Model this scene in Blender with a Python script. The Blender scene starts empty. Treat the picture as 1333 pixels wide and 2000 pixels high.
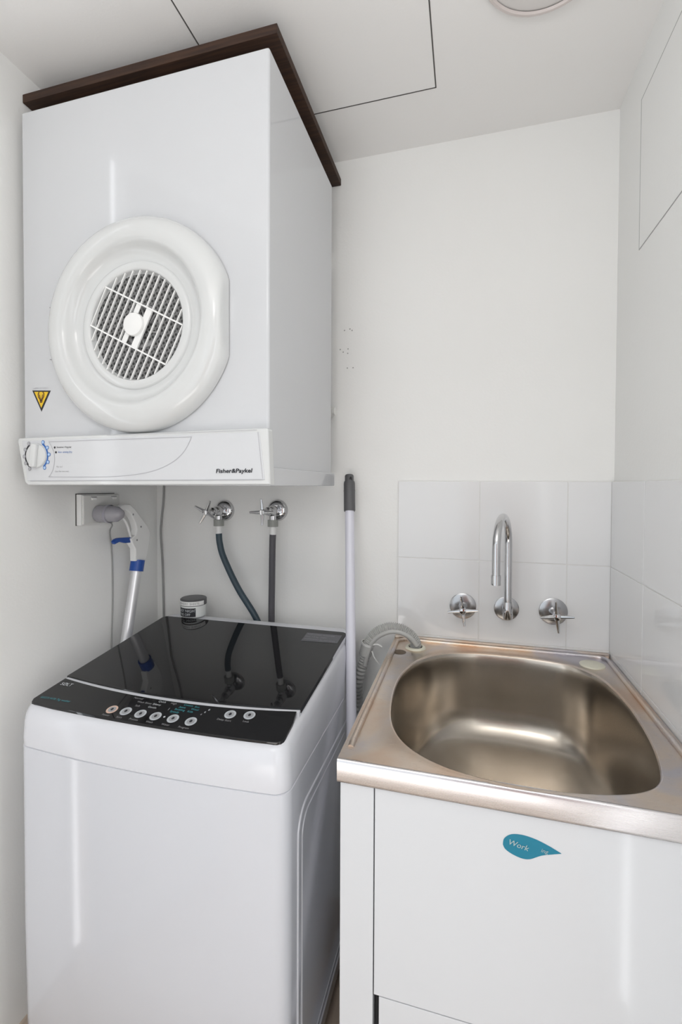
import bpy, bmesh, math, random
from mathutils import Vector, Matrix
from mathutils.geometry import tessellate_polygon
random.seed(4)
PI = math.pi
H = 1.376            # eye height; heights below are written relative to it
XR, XL, YB, ZC = .397, -1.089, 1.438, 1.035
FL = -H
C = bpy.context.scene.collection
sc = bpy.context.scene

# ------------------------------------------------------------------ camera
yaw, pitch, roll = .26718, .01979, .00404
F = Vector((-math.sin(yaw)*math.cos(pitch), math.cos(yaw)*math.cos(pitch), -math.sin(pitch)))
R0 = Vector((math.cos(yaw), math.sin(yaw), 0)); U0 = R0.cross(F)
R = math.cos(roll)*R0 + math.sin(roll)*U0; U = -math.sin(roll)*R0 + math.cos(roll)*U0
cd = bpy.data.cameras.new('camera'); cam = bpy.data.objects.new('camera', cd); C.objects.link(cam)
cam.matrix_world = Matrix(((R.x, U.x, -F.x, 0), (R.y, U.y, -F.y, 0), (R.z, U.z, -F.z, H), (0, 0, 0, 1)))
cd.sensor_fit = 'HORIZONTAL'; cd.sensor_width = 24; cd.lens = 897.465*24/1333
cd.shift_y = -(1000-964.886)/1333; cd.clip_start = .02
sc.camera = cam

# ------------------------------------------------------------------ light
w = bpy.data.worlds.new('world'); sc.world = w; w.use_nodes = True
bg = w.node_tree.nodes['Background']; bg.inputs[0].default_value = (.87, .94, 1, 1); bg.inputs[1].default_value = 1.0

def area(name, loc, target, sx, sy, power, col):
    l = bpy.data.lights.new(name, 'AREA'); l.shape = 'RECTANGLE'; l.size = sx; l.size_y = sy; l.energy = power; l.color = col
    o = bpy.data.objects.new(name, l); C.objects.link(o); o.location = loc
    o.rotation_euler = (Vector(target)-Vector(loc)).to_track_quat('-Z', 'Y').to_euler()
    return o
area('hall_fill', (-.1, -.75, 2.36), (-.1, -.74, 0), .5, .5, 4, (1, .97, .93))  # added overhead fill, unseen; its light bounces off the hall floor
area('left_side_fill', (-1.75, -.9, 1.25), (.4, .8, 1.3), 1.0, 1.8, 6, (1, .99, .98))  # added fill from the left, lifts the right wall
area('right_side_fill', (1.05, -1.2, 1.1), (-.4, .9, 1.1), 1.0, 1.8, 7, (1, .99, .98))  # added fill from the right for left wall, dryer and washer sides
area('door_gap_daylight', (-1.094, .552, 1.22), (-.5, 1.05, 1.22), .018, 2.36, .32, (.95, .97, 1))
area('jamb_daylight', (.409, .25, 1.16), (-.3, .75, 1.16), .048, 2.2, 1.1, (.95, .97, 1))
area('hall_up_fill', (-.25, -.5, 1.86), (-.25, -.45, 3), .9, .4, 9, (1, .985, .96))  # unseen added fill facing up, brightens the ceiling by bounce
area('floor_up_fill', (-.25, -1.0, .14), (-.25, -.2, 2.2), 1.2, .5, 5, (1, .985, .96))  # added fill near floor level to lift the ceiling, not a fixture

sc.view_settings.view_transform = 'Standard'; sc.view_settings.look = 'None'
sc.view_settings.gamma = 1; sc.view_settings.use_curve_mapping = False
sc.view_settings.exposure = .38

# ------------------------------------------------------------------ materials
def mat(name, col, rough=.5, metal=0, coat=0, bump=0, bscale=60, vary=0, vscale=4, spec=.5, emit=0, trans=0, alpha=1, aniso=0):
    m = bpy.data.materials.new(name); m.use_nodes = True; nt = m.node_tree; b = nt.nodes['Principled BSDF']
    b.inputs['Base Color'].default_value = (*col, 1); b.inputs['Roughness'].default_value = rough
    b.inputs['Metallic'].default_value = metal; b.inputs['Specular IOR Level'].default_value = spec
    b.inputs['Coat Weight'].default_value = coat; b.inputs['Coat Roughness'].default_value = .04
    b.inputs['Transmission Weight'].default_value = trans; b.inputs['Alpha'].default_value = alpha
    if emit:
        b.inputs['Emission Color'].default_value = (*col, 1); b.inputs['Emission Strength'].default_value = emit
    tc = nt.nodes.new('ShaderNodeTexCoord')
    if bump:
        n = nt.nodes.new('ShaderNodeTexNoise'); n.inputs['Scale'].default_value = bscale; n.inputs['Detail'].default_value = 4
        bp = nt.nodes.new('ShaderNodeBump'); bp.inputs['Strength'].default_value = bump; bp.inputs['Distance'].default_value = .002
        nt.links.new(tc.outputs['Object'], n.inputs['Vector']); nt.links.new(n.outputs['Fac'], bp.inputs['Height'])
        nt.links.new(bp.outputs['Normal'], b.inputs['Normal'])
    if vary:
        n2 = nt.nodes.new('ShaderNodeTexNoise'); n2.inputs['Scale'].default_value = vscale; n2.inputs['Detail'].default_value = 3
        mx = nt.nodes.new('ShaderNodeMix'); mx.data_type = 'RGBA'
        mx.inputs['A'].default_value = (*[c*(1-vary) for c in col], 1); mx.inputs['B'].default_value = (*[min(1, c*(1+vary)) for c in col], 1)
        nt.links.new(tc.outputs['Object'], n2.inputs['Vector']); nt.links.new(n2.outputs['Fac'], mx.inputs['Factor'])
        nt.links.new(mx.outputs['Result'], b.inputs['Base Color'])
    return m

M = {}
M['wall'] = mat('wall paint', (.89, .888, .872), .62, bump=.15, bscale=140, vary=.012, vscale=3, spec=.3)
M['ceil'] = mat('ceiling paint', (.90, .89, .88), .75, bump=.1, bscale=160, vary=.012, vscale=3, spec=.2)
M['tile'] = mat('glazed white tile', (.84, .84, .845), .10, bump=.03, bscale=9)
M['grout'] = mat('grout', (.80, .79, .77), .8)
M['enamel'] = mat('dryer enamel', (.61, .62, .64), .07, bump=.012, bscale=6)
M['enamel2'] = mat('washer enamel', (.64, .655, .70), .10, bump=.01, bscale=6)
M['plastic'] = mat('white plastic', (.66, .67, .67), .11)
M['deck'] = mat('washer plastic', (.68, .69, .73), .2)
M['lam'] = mat('cabinet white enamel', (.64, .655, .68), .10, bump=.01, bscale=6)
M['dull'] = mat('aged white plastic', (.70, .70, .68), .45)
M['black'] = mat('black glass', (.010, .010, .011), .03)
M['ink'] = mat('black print', (.015, .015, .02), .5)
M['grayink'] = mat('grey print', (.30, .30, .31), .5)
M['blueink'] = mat('blue print', (.03, .13, .42), .5)
M['ltblue'] = mat('pale blue print', (.42, .58, .80), .5)
M['ltgray'] = mat('pale grey print', (.42, .42, .45), .5)
M['cyan'] = mat('teal print', (.06, .30, .34), .5)
M['lgink'] = mat('light print', (.55, .58, .60), .5)
M['button'] = mat('button print', (.52, .55, .58), .4)
M['amber'] = mat('warm button print', (.72, .52, .42), .4)
M['chrome'] = mat('chrome', (.60, .60, .61), .05, metal=1)
M['satin'] = mat('worn chrome', (.46, .46, .47), .24, metal=1)
M['nut'] = mat('grey plastic nut', (.36, .37, .35), .5)
M['white'] = mat('plain white', (.86, .86, .85), .35)
M['hose1'] = mat('blue grey rubber', (.035, .062, .082), .45)
M['hose2'] = mat('grey rubber', (.085, .082, .092), .5)
M['drain'] = mat('grey corrugated plastic', (.46, .46, .445), .4)
M['cream'] = mat('cream plastic', (.72, .70, .58), .4)
M['blue'] = mat('blue plastic', (.012, .075, .36), .3)
M['alu'] = mat('pale aluminium', (.76, .76, .78), .3, metal=.65)
M['pole'] = mat('lilac white plastic', (.72, .72, .80), .28)
M['dgrey'] = mat('dark grey plastic', (.10, .10, .105), .4)
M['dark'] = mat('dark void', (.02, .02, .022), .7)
M['cable'] = mat('grey cable', (.33, .33, .325), .5)
M['yellow'] = mat('yellow sticker', (.80, .52, .02), .4)
M['teal'] = mat('teal sticker', (.0, .18, .28), .35)
M['seam'] = mat('shadow gap', (.10, .095, .09), .9)
M['seam2'] = mat('faint gap', (.42, .42, .41), .9)
M['fan'] = mat('grey fan plastic', (.33, .33, .33), .5)
M['plug'] = mat('smoky clear plastic', (.50, .49, .53), .15, trans=.35)
M['lamp'] = mat('lamp glass', (.76, .735, .72), .35)
M['lampring'] = mat('lamp ring', (.66, .60, .58), .4)
M['door'] = mat('door paint', (.80, .80, .79), .35)
M['jar'] = mat('jar white', (.74, .76, .75), .25)

def wood(name, c1, c2, rough, axis='X', scale=14):
    m = bpy.data.materials.new(name); m.use_nodes = True; nt = m.node_tree; b = nt.nodes['Principled BSDF']
    tc = nt.nodes.new('ShaderNodeTexCoord'); mp = nt.nodes.new('ShaderNodeMapping')
    mp.inputs['Scale'].default_value = (.6, 12, 12) if axis == 'X' else (12, .6, 12)
    n = nt.nodes.new('ShaderNodeTexNoise'); n.inputs['Scale'].default_value = scale; n.inputs['Detail'].default_value = 6
    r = nt.nodes.new('ShaderNodeValToRGB'); r.color_ramp.elements[0].color = (*c1, 1); r.color_ramp.elements[1].color = (*c2, 1)
    r.color_ramp.elements[0].position = .35; r.color_ramp.elements[1].position = .65
    nt.links.new(tc.outputs['Object'], mp.inputs[0]); nt.links.new(mp.outputs[0], n.inputs['Vector'])
    nt.links.new(n.outputs['Fac'], r.inputs[0]); nt.links.new(r.outputs[0], b.inputs['Base Color']); b.inputs['Roughness'].default_value = rough
    return m
M['wood'] = wood('dark timber laminate', (.024, .009, .004), (.052, .022, .010), .7)
M['redwood'] = wood('red brown timber', (.16, .05, .028), (.24, .085, .045), .4, 'Y', 5)
M['floor'] = wood('timber floor', (.46, .37, .30), (.60, .50, .41), .35, 'Y', 5)

def steel(name, c1, c2, c3, rough, stain=3.0, stretch=(1, 1, 1), rs=.08):
    m = bpy.data.materials.new(name); m.use_nodes = True; nt = m.node_tree; b = nt.nodes['Principled BSDF']
    b.inputs['Metallic'].default_value = 1
    tc = nt.nodes.new('ShaderNodeTexCoord')
    n = nt.nodes.new('ShaderNodeTexNoise'); n.inputs['Scale'].default_value = stain; n.inputs['Detail'].default_value = 5; n.inputs['Distortion'].default_value = .6
    r = nt.nodes.new('ShaderNodeValToRGB'); e = r.color_ramp.elements
    e[0].color = (*c1, 1); e[0].position = .32; e[1].color = (*c3, 1); e[1].position = .70
    k = e.new(.5); k.color = (*c2, 1)
    nt.links.new(tc.outputs['Object'], n.inputs['Vector']); nt.links.new(n.outputs['Fac'], r.inputs[0]); nt.links.new(r.outputs[0], b.inputs['Base Color'])
    mp = nt.nodes.new('ShaderNodeMapping'); mp.inputs['Scale'].default_value = stretch
    n2 = nt.nodes.new('ShaderNodeTexNoise'); n2.inputs['Scale'].default_value = 40; n2.inputs['Detail'].default_value = 3
    mr = nt.nodes.new('ShaderNodeMapRange'); mr.inputs['To Min'].default_value = rough-rs; mr.inputs['To Max'].default_value = rough+rs
    nt.links.new(tc.outputs['Object'], mp.inputs[0]); nt.links.new(mp.outputs[0], n2.inputs['Vector'])
    nt.links.new(n2.outputs['Fac'], mr.inputs[0]); nt.links.new(mr.outputs[0], b.inputs['Roughness'])
    bp = nt.nodes.new('ShaderNodeBump'); bp.inputs['Strength'].default_value = .02; bp.inputs['Distance'].default_value = .0005
    nt.links.new(n2.outputs['Fac'], bp.inputs['Height']); nt.links.new(bp.outputs['Normal'], b.inputs['Normal'])
    return m
M['steel'] = steel('worn brushed steel', (.66, .50, .385), (.68, .58, .49), (.57, .55, .58), .30, 7, (1, 30, 1))
M['bowl'] = steel('brushed steel bowl', (.44, .395, .34), (.50, .455, .40), (.56, .515, .46), .25, 4, (.6, .6, 30), .04)
M['lip'] = steel('steel lip', (.66, .63, .63), (.74, .72, .73), (.72, .71, .74), .28, 4, (1, 1, 30), .05)

def perforated():
    m = bpy.data.materials.new('perforated lint filter'); m.use_nodes = True; nt = m.node_tree; b = nt.nodes['Principled BSDF']
    tc = nt.nodes.new('ShaderNodeTexCoord'); mp = nt.nodes.new('ShaderNodeMapping')
    mp.inputs['Rotation'].default_value = (0, math.radians(27), 0); mp.inputs['Scale'].default_value = (112, 0, 112)
    fr = nt.nodes.new('ShaderNodeVectorMath'); fr.operation = 'FRACTION'
    sb = nt.nodes.new('ShaderNodeVectorMath'); sb.operation = 'SUBTRACT'; sb.inputs[1].default_value = (.5, 0, .5)
    ln = nt.nodes.new('ShaderNodeVectorMath'); ln.operation = 'LENGTH'
    lt = nt.nodes.new('ShaderNodeMath'); lt.operation = 'LESS_THAN'; lt.inputs[1].default_value = .34
    mx = nt.nodes.new('ShaderNodeMix'); mx.data_type = 'RGBA'; mx.inputs['A'].default_value = (.20, .20, .20, 1); mx.inputs['B'].default_value = (.035, .035, .035, 1)
    L = nt.links
    L.new(tc.outputs['Object'], mp.inputs[0]); L.new(mp.outputs[0], fr.inputs[0]); L.new(fr.outputs[0], sb.inputs[0]); L.new(sb.outputs[0], ln.inputs[0])
    L.new(ln.outputs['Value'], lt.inputs[0]); L.new(lt.outputs[0], mx.inputs['Factor']); L.new(mx.outputs['Result'], b.inputs['Base Color'])
    b.inputs['Roughness'].default_value = .6
    return m
M['perf'] = perforated()

# ------------------------------------------------------------------ helpers
ORG = {}
def root_origin(parent):
    return ORG[parent.name] if parent is not None else Vector((0, 0, 0))
def thing(name, label, cat, base, group=None):
    o = bpy.data.objects.new(name, None); C.objects.link(o); o.empty_display_size = .05
    o.location = (base[0], base[1], base[2]+H); ORG[o.name] = Vector(o.location)
    o['label'] = label; o['category'] = cat
    if group: o['group'] = group
    return o
WN = {'cabinet', 'base_flange', 'trim_1', 'trim_2', 'panel', 'side_panel', 'stile', 'front_panel', 'cabinet_door', 'door_1', 'wall_shelf', 'cover_plate', 'mounting_block', 'control_panel', 'lid', 'lid_frame', 'face_sheet', 'upstand', 'broom_head', 'mop_head', 'handle', 'trigger'}
def finish(name, me, m, parent, smooth=35):
    org = root_origin(parent)
    me.transform(Matrix.Translation(Vector((0, 0, H))-org))
    me.materials.append(M[m] if isinstance(m, str) else m)
    if smooth:
        me.shade_smooth(); me.set_sharp_from_angle(angle=math.radians(smooth))
    o = bpy.data.objects.new(name, me); C.objects.link(o)
    if name in WN:
        wn_ = o.modifiers.new('weighted', 'WEIGHTED_NORMAL'); wn_.keep_sharp = True; wn_.weight = 100
    if parent: o.parent = parent
    ORG[o.name] = org
    return o
def obj(name, bm, m, parent=None, smooth=35, label=None):
    bmesh.ops.recalc_face_normals(bm, faces=bm.faces)
    me = bpy.data.meshes.new(name); bm.to_mesh(me); bm.free()
    o = finish(name, me, m, parent, smooth)
    if label: o['label'] = label
    return o
def tag(o, label, cat, group=None):
    o['label'] = label; o['category'] = cat
    if group: o['group'] = group
    return o
def struct(o): o['kind'] = 'structure'; return o
def box(bm, x0, x1, y0, y1, z0, z1, bev=0, seg=2, mtx=None):
    vs = [bm.verts.new(v) for v in ((x0,y0,z0),(x1,y0,z0),(x1,y1,z0),(x0,y1,z0),(x0,y0,z1),(x1,y0,z1),(x1,y1,z1),(x0,y1,z1))]
    fs = [bm.faces.new([vs[i] for i in f]) for f in ((0,3,2,1),(4,5,6,7),(0,1,5,4),(1,2,6,5),(2,3,7,6),(3,0,4,7))]
    if mtx is not None:
        for v in vs: v.co = mtx @ v.co
    if bev:
        es = list({e for f in fs for e in f.edges})
        bmesh.ops.bevel(bm, geom=es, offset=bev, segments=seg, profile=.5, affect='EDGES')
    return bm
def B(*a, **k): return box(bmesh.new(), *a, **k)
def basis(ax):
    ax = Vector(ax).normalized(); t = Vector((0, 0, 1)) if abs(ax.z) < .9 else Vector((1, 0, 0))
    u = t.cross(ax).normalized(); return u, ax.cross(u).normalized(), ax
def lathe(bm, prof, org, ax, seg=40, clip=None):
    """prof: (radius, height along ax); ends close to the axis"""
    u, v, a = basis(ax); org = Vector(org); rings = []
    for r, h in prof:
        if r < 1e-6: rings.append([bm.verts.new(org+a*h)])
        else:
            ring = []
            for k in range(seg):
                t = 2*PI*k/seg; ring.append(bm.verts.new(org+a*h+(u*math.cos(t)+v*math.sin(t))*r))
            rings.append(ring)
    for A_, B_ in zip(rings, rings[1:]):
        for k in range(seg):
            k2 = (k+1) % seg
            if len(A_) == 1 and len(B_) == 1: continue
            if len(A_) == 1: bm.faces.new((A_[0], B_[k], B_[k2]))
            elif len(B_) == 1: bm.faces.new((A_[k], B_[0], A_[k2]))
            else: bm.faces.new((A_[k], B_[k], B_[k2], A_[k2]))
    return bm
def smooth_path(pts, n=8):
    P = [Vector(p) for p in pts]
    if len(P) < 3: return P
    out = []
    for i in range(len(P)-1):
        p0 = P[max(i-1, 0)]; p1 = P[i]; p2 = P[i+1]; p3 = P[min(i+2, len(P)-1)]
        for k in range(n):
            t = k/n
            out.append(.5*((2*p1)+(p2-p0)*t+(2*p0-5*p1+4*p2-p3)*t*t+(3*p1-p0-3*p2+p3)*t**3))
    out.append(P[-1]); return out
def closed_path(pts, n=6):
    P = [Vector(p) for p in pts]; out = []; N = len(P)
    for i in range(N):
        p0, p1, p2, p3 = P[i-1], P[i], P[(i+1) % N], P[(i+2) % N]
        for k in range(n):
            t = k/n
            out.append(.5*((2*p1)+(p2-p0)*t+(2*p0-5*p1+4*p2-p3)*t*t+(3*p1-p0-3*p2+p3)*t**3))
    return out
def tube(bm, pts, r, seg=14, n=8, cap=True, smooth=True):
    P = smooth_path(pts, n) if smooth else [Vector(p) for p in pts]
    N = len(P); rr = r if callable(r) else (lambda s: r)
    T = [(P[min(i+1, N-1)]-P[max(i-1, 0)]).normalized() for i in range(N)]
    u = basis(T[0])[0]; rings = []
    for i in range(N):
        u = (u-T[i]*u.dot(T[i])).normalized(); v = T[i].cross(u); q = rr(i/(N-1))
        rings.append([bm.verts.new(P[i]+(u*math.cos(2*PI*k/seg)+v*math.sin(2*PI*k/seg))*q) for k in range(seg)])
    for A_, B_ in zip(rings, rings[1:]):
        for k in range(seg): bm.faces.new((A_[k], A_[(k+1) % seg], B_[(k+1) % seg], B_[k]))
    if cap: bm.faces.new(rings[0]); bm.faces.new(list(reversed(rings[-1])))
    return bm
def prism(bm, poly, d, bev=0, seg=2):
    """poly: list of 3D points in a plane, d: extrusion vector"""
    d = Vector(d); P = [Vector(p) for p in poly]
    a = [bm.verts.new(p) for p in P]; b = [bm.verts.new(p+d) for p in P]; n = len(P)
    f1 = bm.faces.new(a); f2 = bm.faces.new(list(reversed(b)))
    sides = [bm.faces.new((a[i], b[i], b[(i+1) % n], a[(i+1) % n])) for i in range(n)]
    if bev:
        bmesh.ops.recalc_face_normals(bm, faces=[f1, f2]+sides)
        bmesh.ops.bevel(bm, geom=list(set(list(f1.edges)+list(f2.edges))), offset=bev, segments=seg, profile=.5, affect='EDGES')
    return bm
def loft(bm, rings, cap0=True, cap1=True):
    V = [[bm.verts.new(p) for p in r] for r in rings]; n = len(V[0])
    for A_, B_ in zip(V, V[1:]):
        for k in range(n): bm.faces.new((A_[k], A_[(k+1) % n], B_[(k+1) % n], B_[k]))
    if cap0: bm.faces.new(list(reversed(V[0])))
    if cap1: bm.faces.new(V[-1])
    return V
def ribbon(bm, pts, wd, nrm, th=.0004, closed=False):
    """flat printed line of width wd along pts lying on a plane with normal nrm"""
    P = [Vector(p) for p in pts]; N = len(P); nrm = Vector(nrm).normalized(); L_, R_ = [], []
    for i in range(N):
        a = P[i-1] if (i or closed) else P[i]; b = P[(i+1) % N] if (i < N-1 or closed) else P[i]
        s = (b-a).normalized().cross(nrm)*wd/2
        L_.append(bm.verts.new(P[i]+s+nrm*th)); R_.append(bm.verts.new(P[i]-s+nrm*th))
    for i in range(N if closed else N-1):
        j = (i+1) % N; bm.faces.new((L_[i], L_[j], R_[j], R_[i]))
    return bm
def disc(bm, c, r, nrm, th=.0005, seg=24, sx=1, sy=1):
    u, v, a = basis(nrm); c = Vector(c)+a*th
    bm.faces.new([bm.verts.new(c+u*math.cos(2*PI*k/seg)*r*sx+v*math.sin(2*PI*k/seg)*r*sy) for k in range(seg)]); return bm
def text_mesh(s, size, sx=1.0, bold=0.0, shear=0.0, align='LEFT', spacing=1.0):
    cu = bpy.data.curves.new('lettering', 'FONT'); cu.body = s; cu.size = size; cu.offset = bold; cu.shear = shear
    cu.align_x = align; cu.space_character = spacing; cu.resolution_u = 3
    o = bpy.data.objects.new('lettering', cu); C.objects.link(o)
    me = bpy.data.meshes.new_from_object(o); bpy.data.objects.remove(o); bpy.data.curves.remove(cu)
    for v in me.vertices: v.co.x *= sx
    return me
def place_text(name, s, size, org, ux, uy, m, parent, th=.0006, mapf=None, **k):
    me = text_mesh(s, size, **k); ux = Vector(ux).normalized(); uy = Vector(uy).normalized(); nz = ux.cross(uy); org = Vector(org)
    for v in me.vertices:
        v.co = mapf(v.co.x, v.co.y) if mapf else org+ux*v.co.x+uy*v.co.y+nz*th
    me.name = name
    me.materials.clear()
    return finish(name, me, m, parent, 0)
def rrect(x0, x1, y0, y1, r, nc=6, ns=8, bow=0.0):
    """rounded rectangle, counter-clockwise from front left; bow pushes the front (-y) side out"""
    P = []
    def corner(cx, cy, a0):
        for k in range(nc+1):
            a = a0+PI/2*k/nc; P.append((cx+r*math.cos(a), cy+r*math.sin(a)))
    def side(p, q):
        for k in range(1, ns): P.append((p[0]+(q[0]-p[0])*k/ns, p[1]+(q[1]-p[1])*k/ns))
    corner(x0+r, y0+r, PI); side((x0+r, y0), (x1-r, y0)); corner(x1-r, y0+r, 1.5*PI); side((x1, y0+r), (x1, y1-r))
    corner(x1-r, y1-r, 0); side((x1-r, y1), (x0+r, y1)); corner(x0+r, y1-r, PI/2); side((x0, y1-r), (x0, y0+r))
    cx, hw, ym = (x0+x1)/2, (x1-x0)/2, (y0+y1)/2
    out = []
    for x, y in P:
        if y < ym and bow:
            f = max(0, 1-((x-cx)/hw)**2)*min(1, (ym-y)/(ym-y0)*1.0); y -= bow*f
        out.append((x, y))
    return out

# ================================================================== SETTING
T = .10
struct(obj('floor', B(XL-1.0, XR+.8, -1.7, YB+T, FL-.1, FL), 'floor', smooth=0))
struct(obj('wall_back', B(XL-T, XR+T, YB, YB+T, FL, ZC), 'wall', smooth=0))
struct(obj('wall_left', B(XL-T, XL, .565, YB, FL, ZC), 'wall', smooth=0))
struct(obj('wall_right', B(XR, XR+T, .275, YB, FL, ZC), 'wall', smooth=0))
struct(obj('wall_hall_right', B(XR+.02, XR+.12, -.3, .225, FL, ZC), 'wall', smooth=0))
# glazed hall front behind the camera: only its slim frame stands
bm = bmesh.new()
for a in ((XL-1.0, XL-.94), (-.32, -.26), (XR+.74, XR+.8)): box(bm, a[0], a[1], -1.7, -1.64, FL, ZC)
box(bm, XL-1.0, XR+.8, -1.7, -1.64, FL, FL+.05); box(bm, XL-1.0, XR+.8, -1.7, -1.64, ZC-.05, ZC)
struct(obj('window_1', bm, 'white', smooth=0))
# added dark slab in the hall front, put there to darken chrome and steel reflections
d2 = struct(obj('reflection_slab', B(-.02, .74, -1.68, -1.64, FL, .68, bev=.002), 'redwood'))
obj('reflection_slab_panel', B(.09, .63, -1.642, -1.632, FL+.2, .55, bev=.004), 'redwood', d2)
# ceiling with the lay-in access hatch cut into it
cx0, cx1, cy0, cy1 = -.6185, -.087, .62, 1.2365
cl = struct(obj('ceiling', B(XL-1.0, XR+.8, -1.7, YB+T, ZC, ZC+.1), 'ceil', smooth=0))
bm = bmesh.new(); g = .0016
for a in ((cx0-g, cx1+g, cy1-g, cy1+g), (cx0-g, cx1+g, cy0-g, cy0+g), (cx0-g, cx0+g, cy0, cy1), (cx1-g, cx1+g, cy0, cy1)):
    box(bm, a[0], a[1], a[2], a[3], ZC-.0008, ZC+.002)
hatch = thing('ceiling_hatch', 'flat white access hatch in the ceiling outlined by a thin dark gap', 'hatch', ((cx0+cx1)/2, (cy0+cy1)/2, ZC))
obj('panel', B(cx0+g, cx1-g, cy0+g, cy1-g, ZC-.0006, ZC+.004), 'ceil', hatch, 0)
obj('gap', bm, 'seam', hatch, 0, label='thin dark gap around the hatch')

# right wall hatch
hy, h0, h1 = 1.2707, .5708, .9265
rh = thing('wall_hatch', 'flush white access panel high on the right wall, outlined by a hairline gap', 'hatch', (XR, hy-.25, h0))
bm = bmesh.new(); g = .0012
for a in ((hy-.5, hy+g, h0-g, h0+g), (hy-.5, hy+g, h1-g, h1+g), (hy-g, hy+g, h0, h1), (hy-.5-g, hy-.5+g, h0, h1)):
    box(bm, XR-.0008, XR+.002, a[0], a[1], a[2], a[3])
obj('panel', B(XR-.0006, XR+.003, hy-.5+g, hy-g, h0+g, h1-g), 'wall', rh, 0)
obj('gap', bm, 'seam2', rh, 0)

# tiles
def tiles(name, cells, wall):
    bm = bmesh.new(); g = .0009
    for (u0, u1, z0, z1) in cells:
        if wall == 'B': box(bm, u0+g, u1-g, YB-.008, YB-.001, z0+g, z1-g, bev=.0012, seg=2)
        else: box(bm, XR-.008, XR-.001, u0+g, u1-g, z0+g, z1-g, bev=.0012, seg=2)
    o = struct(obj(name, bm, 'tile', None, 40))
    us = [c[0] for c in cells]+[c[1] for c in cells]; zs = [c[2] for c in cells]+[c[3] for c in cells]
    if wall == 'B': gb = B(min(us), max(us), YB-.0066, YB, min(zs), max(zs))
    else: gb = B(XR-.0066, XR, min(us), max(us), min(zs), max(zs))
    obj('grout', gb, 'grout', o, 0)
    return o
rows = ((-.2248, .0126), (-.4625, -.2248), (-.62, -.4625))
tiles('trim_1', [(a, b, z0, z1) for a, b in ((-.206, .038), (.038, .278), (.278, XR-.0072)) for z0, z1 in rows], 'B')
tiles('trim_2', [(a, b, z0, z1) for a, b in ((1.186, YB-.0072), (.946, 1.186), (.706, .946)) for z0, z1 in rows], 'R')

# full-height door folded open just left of the camera (seen only in reflections)
dv = Vector((.515, -.857, 0)).normalized(); dn = Vector((-dv.y, dv.x, 0)); hp = Vector((-1.075, .535, 0))
bm = bmesh.new(); o0 = hp+dv*.012
pts = [o0, o0+dv*.56, o0+dv*.56+dn*.035, o0+dn*.035]
prism(bm, [Vector((p.x, p.y, FL+.01)) for p in pts], (0, 0, (ZC-.045)-(FL+.01)), bev=.002)
dr = struct(obj('door_1', bm, 'door'))

# ================================================================== SHELF
sh = obj('wall_shelf', B(XL+.001, -.397, .921, YB-.001, .958, .979, bev=.0015), 'wood')
tag(sh, 'dark brown timber shelf board under the ceiling, right above the wall-mounted dryer', 'shelf')

# ================================================================== DRYER
DF, DB, DX0, DX1, DT = .891, 1.352, -1.058, -.401, .905
dry = thing('clothes_dryer', 'white front-loading tumble dryer mounted high on the wall above the washing machine', 'clothes dryer', ((DX0+DX1)/2, 1.12, 0))
bm = B(DX0, DX1, DF, DB, .002, DT, bev=.006, seg=3)
obj('cabinet', bm, 'enamel', dry)
bm = bmesh.new(); box(bm, -1.02, -.392, .880, 1.357, -.003, .036, bev=.003)
obj('base_flange', bm, 'enamel', dry)
# bracket to the wall
bm = bmesh.new()
for x in (-.50, -.95): box(bm, x-.015, x+.015, DB-.002, YB-.001, .70, .74)
box(bm, -.95, -.43, YB-.012, YB-.001, .69, .75)
obj('wall_bracket', bm, 'dull', dry)
bm = tube(bmesh.new(), [(-.43, DB-.01, .232), (-.43, 1.40, .232), (-.43, YB-.001, .232)], .014, smooth=False)
lathe(bm, [(0, .0), (.013, 0), (.013, .008), (0, .008)], (-.41, 1.395, .232), (1, 0, 0), 16)
obj('wall_spacer', bm, 'dull', dry)
# door
dc = Vector((-.718, DF, .355))
prof = [(0, .003), (.118, .003), (.1205, .006), (.1215, .014), (.1230, .0175), (.126, .0185), (.137, .0185), (.141, .0170), (.1430, .0125), (.147, .0115), (.156, .0130), (.164, .0165),
        (.170, .0235), (.1745, .0320), (.1785, .0375), (.185, .0405), (.195, .0415), (.207, .0405), (.219, .0365), (.229, .0300), (.2355, .0220), (.2390, .0120), (.2400, .002)]
bm = lathe(bmesh.new(), prof[1:], dc, (0, -1, 0), 128)
for v in bm.verts:
    d = v.co-dc
    lim = .2215+.004*(1-min(1, -d.y/.035))
    if d.x > lim: v.co.x = dc.x+lim
obj('door', bm, 'plastic', dry, 50)
bm = bmesh.new(); disc(bm, dc+Vector((0, -.0030, 0)), .1215, (0, -1, 0), 0, 64)
ventback = obj('lint_filter', bm, 'perf', dry, 0, label='grey perforated filter disc behind the grille')
# hinge strip and marks at the left of the door
bm = B(dc.x-.250, dc.x-.222, DF-.006, DF+.001, .30, .42, bev=.003, seg=3)
hg = obj('hinge_cover', bm, 'plastic', dry)
for z in (.4212, .2975): obj('hinge_mark', B(dc.x-.2505, dc.x-.2405, DF-.0068, DF, z, z+.0012), 'grayink', hg, 0)
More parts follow.
